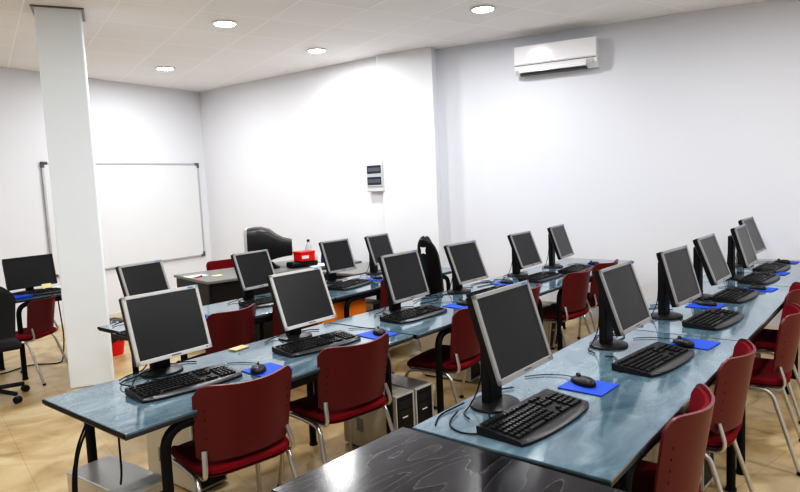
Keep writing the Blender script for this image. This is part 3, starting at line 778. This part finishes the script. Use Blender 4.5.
tag(build('document_stack', lambda bm: [box(bm, (.01*k, .004*k, .006+.011*k), (.30, .21, .010), rot=(0, 0, .06*k)) for k in range(3)], 'paper', loc=(2.62, 6.45, DZ+.002), rotz=R(10)), 'stack of white papers on the small desk left of the column', 'papers')
tag(build('sticky_note', lambda bm: box(bm, (0, 0, .035), (.085, .004, .07), rot=(R(-20), 0, 0)), 'yellow', loc=(2.46, 6.56, DZ+.001), rotz=R(0)), 'yellow sticky note below the widescreen monitor', 'note')
tag(build('blue_notebook', lambda bm: box(bm, (0, 0, .012), (.2, .15, .022), bev=.003), 'pad', loc=(2.10, 6.29, DZ+.002), rotz=R(12)), 'blue notebook on the front of the small desk left of the column', 'notebook')
# cables
tag(build('floor_cable', lambda bm: tube(bm, [(1.7, 6.9, .008), (2.0, 6.6, .008), (2.3, 6.75, .008), (2.5, 6.5, .008), (2.6, 6.7, .008), (2.66, 6.78, .2), (2.62, 6.75, .68)], .006, 6, rad=.12), 'blk'), 'black cables trailing on the floor below the small left desk', 'cable')
def hang(bm):
    for k, (dx, s) in enumerate(((0, .10), (.03, .05), (.07, .03))):
        tube(bm, [(1.10+dx*.3, 2.60+dx, .70), (1.06-s*.6, 2.60+dx-s*.2, .56), (1.04-s*.5, 2.60+dx, .34), (1.11+dx*.3, 2.62+dx, .08), (1.16, 2.63+dx, .02)], .0045, 6, rad=.1)
tag(build('hanging_cable', hang, 'blk'), 'black cables hanging under the bare left end of the middle row', 'cable')
tag(build('hanging_cable', lambda bm: [tube(bm, [(1.13, 2.45, .70), (1.12, 2.43, .5), (1.13, 2.47, .44)], .004, 6, rad=.1)], 'blk'), 'thin cable hanging beside the desk leg above the silver tower', 'cable')
tag(build('desk_cable', lambda bm: [tube(bm, p, .003, 6, rad=.08) for p in (
    [(1.86, 1.30, DZ+.01), (1.75, 1.27, DZ+.004), (1.70, 1.18, DZ+.004), (1.78, 1.06, DZ+.004)],
    [(1.95, 1.33, DZ+.01), (1.8, 1.345, DZ+.004), (1.72, 1.30, DZ+.004)])], 'blk'), 'black cable loops on the desk left of the largest foreground monitor', 'cable')
tag(build('desk_cable', lambda bm: [tube(bm, p, .003, 6, rad=.06) for p in (
    [(1.50, 2.85, DZ+.02), (1.40, 2.80, DZ+.03), (1.33, 2.72, DZ+.004), (1.30, 2.64, DZ+.004), (1.38, 2.62, DZ+.02)],
    [(1.45, 2.86, DZ+.01), (1.34, 2.84, DZ+.004), (1.30, 2.76, DZ+.02), (1.36, 2.66, DZ+.004)])], 'blk'), 'tangle of thin black cables behind the front-left keyboard', 'cable')
for lab, x, y in (('black cable loops behind the second near-row monitor', 3.3, 1.24), ('black cable loops behind the third near-row monitor', 4.1, 1.24),
                  ('black cable loops on the desk between the third and fourth middle-row monitors', 3.75, 2.8), ('black cable loops between the fourth and fifth middle-row monitors', 4.55, 2.82)):
    tag(build('desk_cable', lambda bm: [tube(bm, p, .003, 6, rad=.06) for p in (
        [(x-.2, y+.04, DZ+.01), (x-.06, y+.08, DZ+.004), (x+.08, y-.03, DZ+.004), (x+.18, y+.05, DZ+.004), (x+.26, y-.06, DZ+.004)],
        [(x-.22, y-.04, DZ+.004), (x-.03, y-.07, DZ+.004), (x+.12, y+.05, DZ+.004), (x+.05, y+.09, DZ+.006)])], 'blk'), lab, 'cable')

# ------------------------------------------------------------------ camera
cam = bpy.data.cameras.new('camera'); co = bpy.data.objects.new('camera', cam); COL.objects.link(co)
rx, ux, bx_ = V(.634272, -.771784, -.04527), V(.100606, .024339, .994629), V(-.766536, -.635419, .093083)
co.matrix_world = Matrix(((rx.x, ux.x, bx_.x, 0), (rx.y, ux.y, bx_.y, 0), (rx.z, ux.z, bx_.z, 1.59), (0, 0, 0, 1)))
cam.sensor_fit = 'HORIZONTAL'; cam.sensor_width = 36; cam.lens = 36*624.4/800; cam.clip_start = .02
scn.camera = co
w = bpy.data.worlds.new('world'); scn.world = w; w.use_nodes = True
w.node_tree.nodes['Background'].inputs[0].default_value = (.8, .85, 1, 1); w.node_tree.nodes['Background'].inputs[1].default_value = .3
scn.view_settings.view_transform = 'Standard'; scn.view_settings.look = 'None'; scn.view_settings.exposure = 0.11; scn.view_settings.gamma = .93

vs_ = scn.view_settings; vs_.use_curve_mapping = True
cm = vs_.curve_mapping; cv = cm.curves[3]
cv.points[0].location = (0, 0); cv.points[1].location = (1, 1)
for p_ in ((.035, .017), (.10, .072), (.25, .225), (.6, .61)): cv.points.new(*p_)
cm.update()
